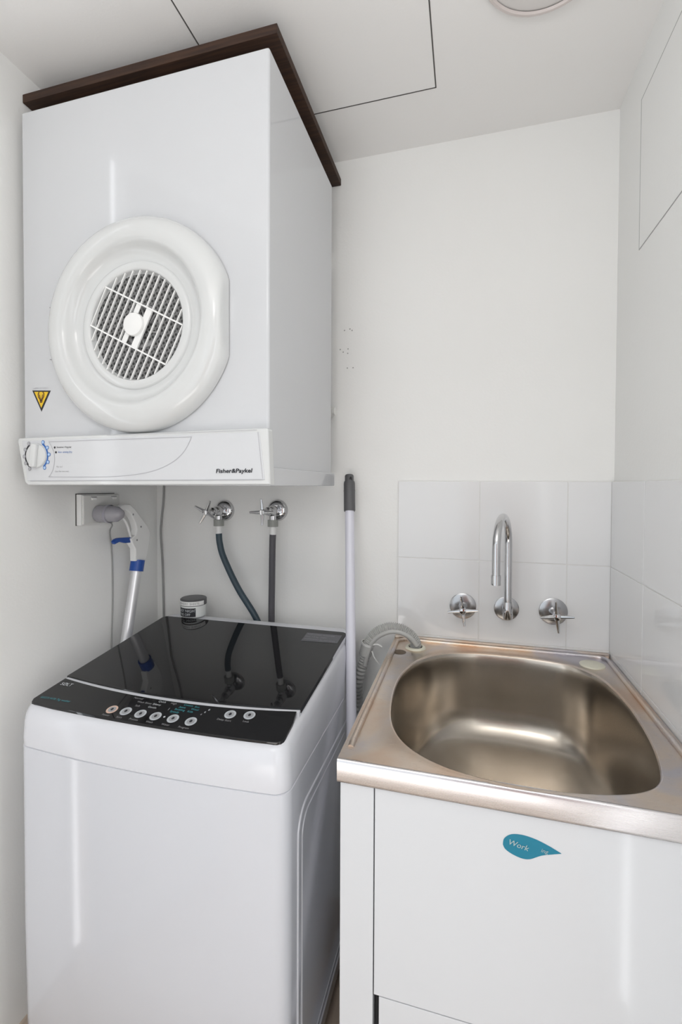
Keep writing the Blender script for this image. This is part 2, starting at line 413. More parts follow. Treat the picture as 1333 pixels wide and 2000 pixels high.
# grille
th = math.radians(27.3); ua = Vector((math.cos(th), 0, -math.sin(th))); va = Vector((math.sin(th), 0, math.cos(th)))
gy = Vector((0, -.014, 0)); RG = .1215; bm = bmesh.new()
def bar(bm, a, b, wd, dp):
    a = Vector(a); b = Vector(b); d = (b-a).normalized(); s = d.cross(Vector((0, 1, 0)))*wd/2
    P = [a-s, a+s, b+s, b-s]; prism(bm, [p+Vector((0, -dp/2, 0)) for p in P], (0, dp, 0))
sp = .0172
for k in range(-7, 7):
    off = (k+.5)*sp
    if abs(off) >= RG: continue
    hl = math.sqrt(RG**2-off**2)
    c0 = dc+gy+ua*off
    if k in (-1, 0):   # interrupted by the hub plates
        for sgn in (-1, 1): bar(bm, c0+va*sgn*.046, c0+va*sgn*hl, .0024, .004)
    else: bar(bm, c0-va*hl, c0+va*hl, .0024, .004)
for s in (-1, 1):
    off = .0465*s; hl = math.sqrt(RG**2-off**2)
    bar(bm, dc+gy+Vector((0, -.001, 0))+va*off-ua*hl, dc+gy+Vector((0, -.001, 0))+va*off+ua*hl, .0034, .005)
gr = obj('grille', bm, 'white', dry, 0)
bm = bmesh.new(); c0 = dc+gy
bar(bm, c0+ua*.0185-va*.0465, c0+ua*.0185+va*.0465, .0165, .003)
for sgn in (-1, 1): bar(bm, c0-ua*.0125+va*sgn*.024, c0-ua*.0125+va*sgn*.0465, .0125, .002)
obj('hub_plate', bm, 'white', gr, 0)
bm = lathe(bmesh.new(), [(0, .009), (.021, .009), (.0245, .0075), (.026, .004), (.026, 0), (0, 0)], c0-ua*.003, (0, -1, 0), 40)
obj('hub', bm, 'white', gr)
bm = bmesh.new()
lathe(bm, [(.040, 0), (.044, .002), (.048, 0)], dc+Vector((.012, -.0045, 0)), (0, -1, 0), 40)
for k in range(6):
    a = k*PI/3+.3; bar(bm, dc+Vector((.012+.02*math.cos(a), -.006, .02*math.sin(a))), dc+Vector((.012+.046*math.cos(a+.35), -.006, .046*math.sin(a+.35))), .003, .002)
obj('fan', bm, 'fan', dry, 40, label='grey fan hub behind the grille')

# fascia (control panel), front leans very slightly
FY = .868
tl, tr, br, bl = (-1.051, .110), (-.3925, .116), (-.388, .0), (-1.031, -.0035)
def fp(x, z, o=0): return Vector((x, FY-o, z))
outl = []
def rc(cx, cz, r, a0, a1, n=6):
    for k in range(n+1):
        a = a0+(a1-a0)*k/n; outl.append((cx+r*math.cos(a), cz+r*math.sin(a)))
rc(tr[0]-.006, tr[1]-.006, .006, 0, PI/2); rc(tl[0]+.008, tl[1]-.008, .008, PI/2, PI)
rc(bl[0]+.014, bl[1]+.014, .014, PI+.15, 1.5*PI); outl.append((br[0], br[1]))
bm = prism(bmesh.new(), [fp(x, z) for x, z in outl], (0, DF-FY+.002, 0), bev=.0035, seg=3)
fas = obj('control_panel', bm, 'plastic', dry, 40)
bm = prism(bmesh.new(), [fp(x, z, .0012) for x, z in ((-1.035, .103), (-.4115, .1085), (-.399, .010), (-1.020, .0065))], (0, .002, 0), bev=.001)
obj('face_sheet', bm, mat('face sheet', (.63, .64, .66), .2), fas, 0)
n_ = (0, -1, 0); k = .986; bm = bmesh.new()
def K(x, z): return Vector((x*k, FY-.0014, z*k))
top = [K(-.967, .1005), K(-.80, .1015), K(-.578, .103)]
cur = [K(-.578, .103), K(-.585, .088), K(-.60, .068), K(-.625, .049), K(-.66, .034), K(-.70, .0245), K(-.75, .019), K(-.80, .0165), K(-.88, .016), K(-.968, .0165)]
lf = [K(-.968, .0165), K(-.957, .030), K(-.951, .05), K(-.9515, .07), K(-.957, .085), K(-.967, .1005)]
ribbon(bm, top+smooth_path(cur, 5)[1:]+smooth_path(lf, 5)[1:-1], .0011, n_, closed=True)
obj('outline_print', bm, 'ltgray', fas, 0)
bm = bmesh.new(); ribbon(bm, [K(-.80, .112), K(-.423, .1135)], .0009, n_); ribbon(bm, [K(-.4205, .110), K(-.4095, .0125)], .0009, n_); ribbon(bm, [K(-1.025, .0065), K(-.4085, .0105)], .0012, n_)
obj('edge_line', bm, 'ltgray', fas, 0)
place_text('brand_lettering', 'Fisher&Paykel', .0120, K(-.519, .0245), (1, 0, .01), (0, 0, 1), 'ink', fas, sx=1.25, bold=.0003, shear=.12)
place_text('lettering', 'Sensitive / Regular', .0058, K(-.944, .085), (1, 0, 0), (0, 0, 1), 'ink', fas, shear=.15)
place_text('lettering', 'Auto sensing Dry', .0058, K(-.940, .0735), (1, 0, 0), (0, 0, 1), 'blueink', fas, shear=.15)
place_text('lettering', 'Max. load', .0045, K(-.945, .039), (1, 0, 0), (0, 0, 1), 'grayink', fas)
place_text('lettering', 'Clean filter every load', .0045, K(-.950, .028), (1, 0, 0), (0, 0, 1), 'grayink', fas)
bm = bmesh.new(); disc(bm, K(-.9495, .0865), .0026, n_, seg=14); disc(bm, K(-.946, .075), .0026, n_, seg=14)
obj('dot_print', bm, 'ink', fas, 0)
kc = K(-1.005, .0675)
def arc(a0, a1, r, n=10): return [kc+Vector((r*math.cos(math.radians(a0+(a1-a0)*i/n)), 0, r*math.sin(math.radians(a0+(a1-a0)*i/n)))) for i in range(n+1)]
bm = bmesh.new(); ribbon(bm, arc(128, 238, .0335), .0045, n_, .0002); obj('dial_print', bm, 'ink', fas, 0, label='black arc around the dial')
bm = bmesh.new(); ribbon(bm, arc(58, -52, .0335), .0045, n_, .0002); obj('dial_print', bm, 'blueink', fas, 0, label='blue arc around the dial')
for rng, dm, lm in (((128, 156, 182, 208, 236), 'grayink', 'ltgray'), ((58, 30, 4, -24, -50), 'blueink', 'ltblue')):
    bm = bmesh.new(); b2 = bmesh.new()
    for a in rng:
        q = kc+Vector((.0375*math.cos(math.radians(a)), 0, .0375*math.sin(math.radians(a))))
        disc(bm, q, .0048, n_, .0004, 12); disc(b2, q, .0034, n_, .0006, 12)
    obj('dial_mark', bm, dm, fas, 0); obj('dial_mark', b2, lm, fas, 0)
kn = lathe(bmesh.new(), [(.0290, 0), (.0290, .002), (.0275, .004), (.020, .005), (0, .0052)], kc, (0, -1, 0), 40)
knob = obj('knob', kn, 'plastic', dry)
bm = bmesh.new(); ro = math.radians(8)
rot = Matrix.Translation(kc) @ Matrix.Rotation(ro, 4, 'Y')
box(bm, -.0085, .0085, -.0135, -.002, -.0275, .0275, bev=.004, seg=3, mtx=rot)
obj('grip', bm, 'plastic', knob)
# warning sticker
s = 1.0125
def S(x, z): return Vector((x*s, DF-.0006, z*s))
ws = obj('warning_sticker', prism(bmesh.new(), [S(-1.017, .2255), S(-.961, .2225), S(-.9895, .1735)], (0, .0004, 0)), 'ink', dry, 0, label='yellow and black triangular warning sticker')
cen = (S(-1.017, .2255)+S(-.961, .2225)+S(-.9895, .1735))/3
tri = [cen+(p-cen)*.76+Vector((0, -.0005, .0008)) for p in (S(-1.017, .2255), S(-.961, .2225), S(-.9895, .1735))]
obj('sticker_face', prism(bmesh.new(), tri, (0, .0002, 0)), 'yellow', ws, 0)
bm = bmesh.new(); q = cen+Vector((0, -.0008, .003))
for sgn in (-1, 1):
    ribbon(bm, [q+Vector((sgn*.0015, 0, -.016)), q+Vector((sgn*.003, 0, -.008)), q+Vector((sgn*.008, 0, -.001)), q+Vector((sgn*.0088, 0, .006)), q+Vector((sgn*.0055, 0, .0105))], .0028, n_)
    ribbon(bm, [q+Vector((0, 0, -.012)), q+Vector((sgn*.003, 0, -.003)), q+Vector((sgn*.005, 0, .004))], .002, n_)
obj('sticker_mark', bm, mat('brown print', (.10, .04, .01), .5), ws, 0)
place_text('lettering', 'WARNING HOT SURFACE', .0042, S(-1.016, .229), (1, 0, -.04), (0, 0, 1), 'ltgray', ws)

# ================================================================== WASHING MACHINE
WX0, WX1 = -.978, -.323
wm = thing('washing_machine', 'white top-loading washing machine with a black glass lid, below the dryer', 'washing machine', (-.65, 1.09, FL))
def zlid(y): return -.476+.125*(y-.92)
def zcon(y): return -.480+.22*(y-.905)
def ztop(y): return zcon(y)-.004 if y < .905 else min(zlid(y)-.015, -.4375)
rings = []
for z, dx, y0, y1, r, bow in ((FL+.03, .012, .815, 1.345, .028, .008), (FL+.06, 0, .805, 1.353, .03, .012), (-1.0, 0, .80, 1.355, .03, .014), (-.64, 0, .80, 1.355, .03, .014), (-.5925, 0, .80, 1.355, .03, .014), (-.5905, .003, .803, 1.353, .028, .014)):
    rings.append([Vector((x, y, z)) for x, y in rrect(WX0+dx, WX1-dx, y0, y1, r, bow=bow)])
bm = bmesh.new(); loft(bm, rings)
obj('body', bm, 'enamel2', wm, 40)
# embossed side panel
bm = bmesh.new()
def sidepanel(y0, y1, z0, z1, r, x, d):
    P = rrect(y0, y1, z0, z1, r, nc=6, ns=2)
    ribs = [Vector((x, y, z)) for y, z in P]
    tube(bm, ribs+[ribs[0]], d, 8, smooth=False, cap=False)
sidepanel(.86, 1.305, -1.27, -.665, .05, WX1, .0030); sidepanel(.885, 1.28, -1.245, -.69, .04, WX1, .002)
obj('side_emboss', bm, 'enamel2', wm)
bm = bmesh.new()
for x in (WX0+.06, WX1-.06):
    for y in (.87, 1.29): lathe(bm, [(0, 0), (.022, 0), (.022, .028), (.018, .034), (0, .034)], (x, y, FL), (0, 0, 1), 20)
for i, (x, y) in enumerate([(x, y) for x in (WX0+.06, WX1-.06) for y in (.87, 1.29)]):
    obj('foot', lathe(bmesh.new(), [(0, 0), (.022, 0), (.022, .028), (.018, .034), (0, .034)], (x, y, FL), (0, 0, 1), 20), 'dgrey', wm)
bm.free()
# top deck
secs = []
def deckring(dz, dx, y0, y1, r, bow, mode):
    out = []
    for x, y in rrect(WX0+dx, WX1-dx, y0, y1, r, bow=bow, ns=14):
        z = dz if mode == 'abs' else ztop(max(y, .80))+dz
        out.append(Vector((x, y, z)))
    return out
secs = [deckring(-.590, .001, .801, 1.354, .03, .014, 'abs'), deckring(-.575, 0, .80, 1.355, .03, .014, 'abs'),
        deckring(-.030, .003, .801, 1.354, .03, .012, 'top'), deckring(-.014, .006, .803, 1.353, .03, .010, 'top'), deckring(-.005, .010, .807, 1.351, .03, .008, 'top'),
        deckring(-.001, .0145, .811, 1.348, .028, .006, 'top'), deckring(0, .019, .816, 1.344, .026, .004, 'top')]
bm = bmesh.new(); V = loft(bm, secs, cap1=False)
last = V[-1]
tri = tessellate_polygon([[v.co for v in last]])
# close the top through rows between the left and right sides so the console slope stays true
ctr = {}
n = len(last)
for t in tri:
    try: bm.faces.new([last[i] for i in t])
    except ValueError: pass
obj('top_deck', bm, 'deck', wm, 35)
# lid: curved front edge
def yl(x): return .914-.0245*(1-((x+.645)/.310)**2)
XA, XB = -.955, -.336
def lid_outline(ins, front, y1=1.290, xt=(-.950, -.3325)):
    P = []; N = 28
    xa, xb = XA+ins, XB-ins
    for i in range(N+1):
        x = xa+(xb-xa)*i/N; P.append((x, yl(x)+front))
    # right side up to back, rounded corners
    xr, xl_, yb = xt[1]-ins, xt[0]+ins, y1
    r = .016
    P += [(xr+(xb-xr)*.5, .6*yb+.4*yl(xb))]
    for k in range(6): a = PI/2*k/5; P.append((xr-r+r*math.cos(a), yb-r+r*math.sin(a)))
    for k in range(6): a = PI/2+PI/2*k/5; P.append((xl_+r+r*math.cos(a), yb-r+r*math.sin(a)))
    return P
def slab(P, zf, z0, z1, bev):
    bm = bmesh.new()
    a = [bm.verts.new((x, y, zf(y)+z1)) for x, y in P]; b = [bm.verts.new((x, y, zf(y)+z0)) for x, y in P]; n = len(P)
    f1 = bm.faces.new(a); f2 = bm.faces.new(list(reversed(b)))
    ss = [bm.faces.new((a[i], b[i], b[(i+1) % n], a[(i+1) % n])) for i in range(n)]
    if bev:
        bmesh.ops.recalc_face_normals(bm, faces=bm.faces)
        bmesh.ops.bevel(bm, geom=list(f1.edges), offset=bev, segments=2, profile=.5, affect='EDGES')
    return bm
lid = obj('lid', slab(lid_outline(.0, .0), zlid, -.010, 0, .0015), 'black', wm, 30, label='black glass lid')
fr_ = [(x, y) for x, y in lid_outline(.002, -.0075, 1.297, (-.954, -.3285))]
obj('lid_frame', slab(fr_, zlid, -.0165, -.0035, .0015), 'deck', lid, 30)
# grey label on the lid
bm = bmesh.new()
P = [(-.447, 1.264), (-.341, 1.266), (-.342, 1.216), (-.447, 1.211)]
bm.faces.new([bm.verts.new((x, y, zlid(y)+.0005)) for x, y in P])
lb = obj('lid_label', bm, mat('label film', (.10, .10, .115), .3), lid, 0)
up = Vector((0, 1, .14)).normalized()
for j, s_ in enumerate(('TOP LOAD WASHER', 'Max 7.0 kg  240V', 'WARNING do not open')):
    place_text('lettering', s_, .009, (-.443, 1.251-j*.0145, zlid(1.251-j*.0145)+.0007), (1, 0, 0), up, 'grayink', lb, th=.0004)
# console
CP = []
for i in range(29):
    x = -.951+(.951-.343)*i/28; CP.append((x, yl(x)-.0085))
CP += [(-.338, .87), (-.3385, .842)]
for k in range(5): a = -PI/2*k/4; CP.append((-.3565+.018*math.cos(a), .833+.018*math.sin(a)))
for i in range(1, 12):
    x = -.3565+(-.94+.3565)*i/12; CP.append((x, .815-.0075*(1-((x+.648)/.30)**2)))
CP += [(-.946, .8165), (-.957, .819), (-.962, .828), (-.9585, .855)]
con = obj('control_panel', slab(CP, zcon, -.006, .001, .001), 'black', wm, 30, label='black glossy control panel')
cup = Vector((0, 1, .22)).normalized(); cn = Vector((0, -.22, 1)).normalized()
def CO(x, y): return Vector((x, y, zcon(y)+.0011))
for i, (x, y) in enumerate(((-.747, .8315), (-.712, .8325), (-.674, .832), (-.636, .832), (-.594, .833), (-.551, .833), (-.479, .868), (-.437, .8735))):
    b = obj('button', disc(bmesh.new(), CO(x, y), .0125, cn, .0004, 28), 'amber' if i == 0 else 'button', con, 0)
    g = bmesh.new(); disc(g, CO(x, y), .0085, cn, .0007, 24); obj('button_face', g, mat('button face', (.36, .37, .39), .4), b, 0)
    g = bmesh.new(); disc(g, CO(x, y+.0005), .0035, cn, .001, 5, sx=1.3); obj('button_symbol', g, 'ink', b, 0)
for s_, x, y in (('Power', -.757, .8115), ('Start', -.72, .8115), ('Process', -.688, .812), ('Wash', -.646, .812), ('Water', -.608, .812), ('Program', -.568, .812), ('Delay Start', -.500, .848), ('Lock', -.443, .853)):
    place_text('lettering', s_, .0072, CO(x, y), (1, 0, 0), cup, 'grayink', con, th=.0005)
place_text('brand_lettering', 'SØLT', .0140, CO(-.942, .880), (1, 0, 0), cup, 'lgink', con, th=.0006, bold=.0001)
place_text('lettering', 'GGSTLW70 7kg washer', .0085, CO(-.948, .832), (1, 0, 0), cup, 'cyan', con, th=.0006)
for j, (s_, x, y, c_) in enumerate((('Normal', -.725, .872, 'grayink'), ('Wash Rinse Spin', -.708, .862, 'grayink'), ('Soft', -.704, .850, 'grayink'),
        ('Quick', -.66, .872, 'lgink'), ('Heavy', -.666, .862, 'lgink'), ('Gentle', -.672, .852, 'lgink'), ('High', -.628, .872, 'grayink'), ('|', -.622, .855, 'lgink'),
        ('Cotton', -.596, .873, 'cyan'), ('Jeans', -.602, .865, 'cyan'), ('Bedding', -.608, .857, 'cyan'), ('Speedy', -.614, .849, 'cyan'),
        ('Eco', -.568, .872, 'cyan'), ('Wool', -.572, .864, 'cyan'), ('Kids', -.576, .856, 'cyan'), ('8', -.533, .869, 'lgink'), ('6', -.538, .861, 'lgink'), ('4', -.543, .853, 'grayink'))):
    place_text('lettering', s_, .0078, CO(x, y), (1, 0, 0), cup, c_, con, th=.0006)
obj('indicator', disc(bmesh.new(), CO(-.6155, .8335), .0028, cn, .0006, 4), 'lgink', con, 0)

# ================================================================== JAR
jx, jy, jz = -.876, 1.342, -.4375
jar = thing('jar', 'small white jar with black lid and black label at the back of the washer', 'jar', (jx, jy, jz))
jr = .0410
obj('jar_body', lathe(bmesh.new(), [(0, 0), (.037, 0), (.041, .004), (jr, .008), (jr, .038), (.040, .040), (0, .040)], (jx, jy, jz), (0, 0, 1), 48), 'jar', jar)
obj('jar_lid', lathe(bmesh.new(), [(.040, .039), (jr+.0015, .040), (jr+.0015, .058), (jr-.001, .0602), (.036, .0608), (0, .0608)], (jx, jy, jz), (0, 0, 1), 48), 'dgrey', jar, label='black lid')
def wrapband(name, a0, a1, z0, z1, r, m):
    bm = bmesh.new(); pr = None
    for i in range(25):
        a = a0+(a1-a0)*i/24; c, s2 = math.cos(a)*r, math.sin(a)*r
        v = [bm.verts.new((jx+c, jy+s2, jz+z0)), bm.verts.new((jx+c, jy+s2, jz+z1))]
        if pr: bm.faces.new((pr[0], v[0], v[1], pr[1]))
        pr = v
    return obj(name, bm, m, jar, 60)
D = math.radians
wrapband('lid_band', D(205), D(352), .0418, .0555, jr+.0020, 'white')
wrapband('jar_label', D(200), D(312), .006, .034, jr+.0006, 'ink')
def wrapmap(r, a0, z0): return lambda x, y: Vector((jx+math.cos(a0+x/r)*r, jy+math.sin(a0+x/r)*r, jz+z0+y))
place_text('lettering', 'LAUNDRY  SHEETS', .0095, (0, 0, 0), (1, 0, 0), (0, 0, 1), 'grayink', jar, mapf=wrapmap(jr+.0026, D(222), .0455))
place_text('lettering', 'EASY NIGHT', .0125, (0, 0, 0), (1, 0, 0), (0, 0, 1), 'lgink', jar, mapf=wrapmap(jr+.0012, D(222), .0215))
place_text('lettering', 'TIME OFF', .0115, (0, 0, 0), (1, 0, 0), (0, 0, 1), 'lgink', jar, mapf=wrapmap(jr+.0012, D(224), .0095))

# ================================================================== LAUNDRY TUB
TL, TR, TF, TB, TZ = -.213, XR-.0095, .760, YB-.0095, -.476
tub = thing('laundry_tub', 'white laundry cabinet with a stainless steel sink top, standing right of the washing machine', 'laundry sink', ((TL+TR)/2, (TF+TB)/2, FL))
ol = [(-.158, 1.062), (-.149, .95), (-.131, .880), (-.095, .826), (-.036, .788), (.042, .770), (.13, .769), (.208, .781), (.263, .801), (.299, .832), (.319, .88), (.336, .975), (.343, 1.10), (.336, 1.20), (.315, 1.277), (.262, 1.329), (.18, 1.349), (.10, 1.353), (.01, 1.348), (-.066, 1.318), (-.122, 1.252), (-.151, 1.16)]
ol = list(reversed(ol)) # clockwise -> counter-clockwise
OP = closed_path([(x, y, 0) for x, y in ol], 6)
if sum((OP[i].x-OP[i-1].x)*(OP[i].y+OP[i-1].y) for i in range(len(OP))) > 0: OP.reverse()
bc = Vector((.093, 1.062, 0))
N = len(OP)
# outer rectangle points matched by angle to the opening
def rectpt(a, x0, x1, y0, y1, c):
    dx, dy = math.cos(a), math.sin(a); t = 1e9
    if dx > 1e-9: t = min(t, (x1-c.x)/dx)
    if dx < -1e-9: t = min(t, (x0-c.x)/dx)
    if dy > 1e-9: t = min(t, (y1-c.y)/dy)
    if dy < -1e-9: t = min(t, (y0-c.y)/dy)
    return Vector((c.x+dx*t, c.y+dy*t, 0))
ang = [math.atan2(p.y-bc.y, p.x-bc.x) for p in OP]
corners = [(x, y) for x in (TL, TR) for y in (TF+.0045, TB)]
TFI = TF+.0045
rect = [rectpt(a, TL, TR, TFI, TB, bc) for a in ang]
for cx, cy in corners:    # snap nearest point to the true corner
    i = min(range(N), key=lambda i: (rect[i]-Vector((cx, cy, 0))).length); rect[i] = Vector((cx, cy, 0))
bm = bmesh.new()
def ring(P, s, z): return [Vector((bc.x+(p.x-bc.x)*s, bc.y+(p.y-bc.y)*s, z)) for p in P]
top_rings = [rect_ for rect_ in ([Vector((p.x, p.y, TZ)) for p in rect],)]
mid = [Vector((rect[i].x*.5+OP[i].x*.5, rect[i].y*.5+OP[i].y*.5, TZ)) for i in range(N)]
loft(bm, [top_rings[0], mid, ring(OP, 1.022, TZ), ring(OP, 1.012, TZ+.0016), ring(OP, 1.003, TZ+.0012), ring(OP, .996, TZ-.002)], cap0=False, cap1=False)
st = obj('sink_top', bm, 'steel', tub, 50, label='stained stainless steel sink top')
# front lip, rolled edge
bm = bmesh.new()
prof = [(TF+.012, TZ-.0006), (TF+.0046, TZ-.0002), (TF+.0022, TZ-.0008), (TF+.0008, TZ-.0025), (TF, TZ-.006), (TF, TZ-.036), (TF+.001, TZ-.0405), (TF+.004, TZ-.042), (TF+.010, TZ-.042), (TF+.010, TZ-.012)]
prism(bm, [Vector((TL-.0005, y, z)) for y, z in prof], (TR-TL+.001, 0, 0))
obj('front_lip', bm, 'lip', tub, 60)
bm = bmesh.new()
for x0, x1, y0, y1 in ((TL-.0005, TL+.004, TF+.01, TB), (TR-.004, TR, TF+.01, TB), (TL, TR, TB-.004, TB)): box(bm, x0, x1, y0, y1, TZ-.042, TZ-.0003)
obj('side_lip', bm, 'lip', tub, 0)
# raised bead on left, back and right
bm = bmesh.new()
bd = [(TL+.014, .803, TZ-.001), (TL+.014, .812, TZ+.002)]+[(TL+.014, .82+(1.375-.82)*i/12, TZ+.002) for i in range(13)]
bd += [(TL+.017, 1.390, TZ+.002), (TL+.030, 1.404, TZ+.002)]+[(TL+.05+(TR-.05-TL-.05)*i/12, 1.407, TZ+.002) for i in range(13)]
bd += [(TR-.026, 1.404, TZ+.002), (TR-.015, 1.390, TZ+.002)]+[(TR-.013, 1.375-(1.375-.82)*i/12, TZ+.002) for i in range(13)]+[(TR-.013, .812, TZ+.002), (TR-.013, .803, TZ-.001)]
tube(bm, bd, .0058, 14, n=3)
obj('rim_bead', bm, 'steel', tub)
bm = bmesh.new()
box(bm, TL+.001, TR-.001, 1.414, TB, TZ-.002, TZ+.010, bev=.003)
obj('upstand', bm, 'steel', tub)
# bowl
bm = bmesh.new()
depths = [(.996, -.002), (.990, -.006), (.985, -.012), (.978, -.03), (.968, -.07), (.957, -.11), (.945, -.145), (.93, -.168), (.905, -.188), (.865, -.205), (.81, -.216), (.73, -.223), (.6, -.229), (.4, -.233), (.15, -.235), (.075, -.2355)]
loft(bm, [ring(OP, s, TZ+d) for s, d in depths], cap0=False, cap1=False)
obj('bowl', bm, 'bowl', tub, 60, label='deep brushed steel bowl')
bm = bmesh.new()
dcn = Vector((bc.x, bc.y, TZ-.2345))
lathe(bm, [(.043, -.002), (.042, .001), (.034, .002), (.030, -.003), (.028, -.012), (0, -.012)], dcn, (0, 0, 1), 32)
for a in range(6):
    q = dcn+Vector((.017*math.cos(a*PI/3), .017*math.sin(a*PI/3), -.0115)); disc(bm, q, .005, (0, 0, 1), .0003, 10)
obj('drain', bm, 'satin', tub)
# caps
obj('hole_cap', lathe(bmesh.new(), [(0, .004), (.027, .004), (.030, .0025), (.031, 0), (0, 0)], (.326, 1.345, TZ), (0, 0, 1), 40), 'cream', tub, label='cream plastic hole cap')
obj('hose_grommet', lathe(bmesh.new(), [(.021, .0045), (.026, .0045), (.0295, .002), (.0305, 0), (.019, 0), (.021, .0045)], (-.141, 1.349, TZ), (0, 0, 1), 36), 'cream', tub, label='cream ring around the hose hole')
obj('hose_hole', disc(bmesh.new(), (-.141, 1.349, TZ), .0205, (0, 0, 1), .0006, 30), 'dark', tub, 0)
# worn spots beside the grommet
obj('worn_mark', disc(bmesh.new(), (-.181, 1.30, TZ), .019, (0, 0, 1), .0004, 30), steel('tarnish', (.16, .11, .07), (.22, .17, .12), (.28, .22, .17), .4, 20), tub, 0)
# cabinet
CF = TF+.008
obj('stile', B(TL+.0035, -.1495, CF, CF+.018, FL, TZ-.040, bev=.0015), 'lam', tub)
obj('side_panel', B(TL+.0035, TL+.018, CF+.0175, TB-.004, FL, TZ-.040, bev=.001), 'lam', tub)
bm = bmesh.new(); box(bm, TR-.020, TR-.001, CF+.02, TB-.004, FL, TZ-.043); box(bm, -.1495, TR-.02, TB-.02, TB-.004, FL, TZ-.043); box(bm, -.1495, TR-.02, CF+.06, TB-.02, FL+.05, FL+.07)
obj('carcass', bm, 'lam', tub, 0)
obj('front_panel', B(-.1478, TR-.001, CF, CF+.018, -.8835, TZ-.040, bev=.0012), 'lam', tub)
obj('cabinet_door', B(-.1390, TR-.008, CF+.0005, CF+.018, FL+.08, -.8855, bev=.0012), 'lam', tub)
obj('plinth', B(-.1495, TR-.001, CF+.03, CF+.045, FL, FL+.078), 'lam', tub)
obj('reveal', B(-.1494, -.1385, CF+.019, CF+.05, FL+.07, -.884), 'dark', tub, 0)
# teal sticker
tp = closed_path([(.0610, 0, -.5740), (.0640, 0, -.5640), (.0740, 0, -.5560), (.0890, 0, -.5535), (.1080, 0, -.5560), (.1270, 0, -.5620), (.1400, 0, -.5680)], 1)
up_ = smooth_path([(.0610, 0, -.5740), (.0630, 0, -.5640), (.0730, 0, -.5555), (.0890, 0, -.5530), (.1080, 0, -.5555), (.1280, 0, -.5620), (.1470, 0, -.5705)], 5)
lo_ = smooth_path([(.1470, 0, -.5705), (.1340, 0, -.5745), (.1180, 0, -.5800), (.1020, 0, -.5890), (.0900, 0, -.5905), (.0760, 0, -.5870), (.0650, 0, -.5810), (.0610, 0, -.5740)], 5)
poly = [Vector((p.x, CF-.0006, p.z)) for p in up_+lo_[1:-1]]
sk = obj('sticker', prism(bmesh.new(), poly, (0, .0005, 0)), 'teal', tub, 0, label='teal leaf-shaped sticker')
place_text('lettering', 'Work', .0125, (.068, CF-.0007, -.571), (1, 0, -.18), (.18, 0, 1), mat('pale print', (.40, .50, .50), .5), sk, shear=.2)
place_text('lettering', 'ing', .009, (.117, CF-.0007, -.5735), (1, 0, -.1), (.1, 0, 1), mat('pale print', (.35, .45, .47), .5), sk, shear=.2)

# ================================================================== TAPS
def arm(bm, hub, d, ln, r0, r1, fwd):
    d = Vector(d).normalized(); f = Vector((0, -1, 0))
    tube(bm, [hub+f*0, hub+d*ln*.35+f*fwd*.3, hub+d*ln*.7+f*fwd*.6, hub+d*ln+f*fwd], lambda s: r0+(r1-r0)*s, 10, n=4)
def cross_handle(parent, hub, rot, ln=.043, r0=.0065, r1=.0026, fwd=.006):
    for i in range(4):
        a = math.radians(rot+90*i); bm = bmesh.new(); arm(bm, Vector(hub), (math.cos(a), 0, math.sin(a)), ln, r0, r1, fwd)
        obj('handle_arm', bm, 'chrome', parent)
    obj('handle_hub', lathe(bmesh.new(), [(0, -.012), (.0085, -.012), (.010, -.004), (.0105, .003), (.008, .008), (0, .0095)], hub, (0, -1, 0), 24), 'chrome', parent)

TY = YB-.008
def wall_tap(x, z, rot, label, hoff=(0, 0)):
    t = thing('wall_tap', label, 'tap', (x, TY, z), 'cross-handle wall taps over the sink')
    obj('backplate', lathe(bmesh.new(), [(0, 0), (.0385, 0), (.0385, .0025), (.036, .004), (.018, .0055), (0, .0055)], (x, TY-.0001, z), (0, -1, 0), 48), 'satin', t, label='brushed round backplate')
    obj('stem', lathe(bmesh.new(), [(0, 0), (.013, 0), (.012, .02), (.0095, .026), (.0095, .05), (0, .052)], (x, TY-.003, z), (0, -1, 0), 24), 'chrome', t)
    cross_handle(t, (x+hoff[0], TY-.060, z+hoff[1]), rot)
    return t
wall_tap(-.008, -.3635, 97, 'chrome cross-handle tap left of the gooseneck spout on the white tiles')
wall_tap(.243, -.361, 5, 'chrome cross-handle tap right of the gooseneck spout on the white tiles')
# spout
sx_, sz_ = .116, -.362
sp_ = thing('gooseneck_spout', 'tall chrome gooseneck spout on the tiles between two sink taps', 'spout', (sx_, TY, sz_))
obj('backplate', lathe(bmesh.new(), [(0, 0), (.035, 0), (.035, .0025), (.0325, .004), (.016, .0055), (0, .0055)], (sx_, TY-.0001, sz_), (0, -1, 0), 48), 'satin', sp_, label='brushed round backplate')
obj('elbow', lathe(bmesh.new(), [(0, 0), (.0125, 0), (.0125, .046), (.0095, .054), (0, .056)], (sx_, TY-.002, sz_), (0, -1, 0), 28), 'chrome', sp_)
vy = TY-.045
bm = lathe(bmesh.new(), [(0, -.02), (.0125, -.018), (.0138, -.008), (.0138, .012), (.0125, .026), (.0115, .030), (0, .030)], (sx_, vy, sz_), (0, 0, 1), 28)
obj('collar', bm, 'chrome', sp_)
fw = Vector((-.26, -.965, 0)).normalized(); ra = .081
pp = [Vector((sx_, vy, sz_+.01)), Vector((sx_, vy, -.30)), Vector((sx_, vy, -.23)), Vector((sx_, vy, -.175))]
for i in range(17):
    a = PI*i/16; pp.append(Vector((sx_, vy, -.166))+fw*(ra-ra*math.cos(a))+Vector((0, 0, ra*math.sin(a))))
e = Vector((sx_, vy, 0))+fw*2*ra
pp += [Vector((e.x, e.y, -.19)), Vector((e.x, e.y, -.228))]
obj('pipe', tube(bmesh.new(), pp, .0105, 24, smooth=False), 'chrome', sp_)
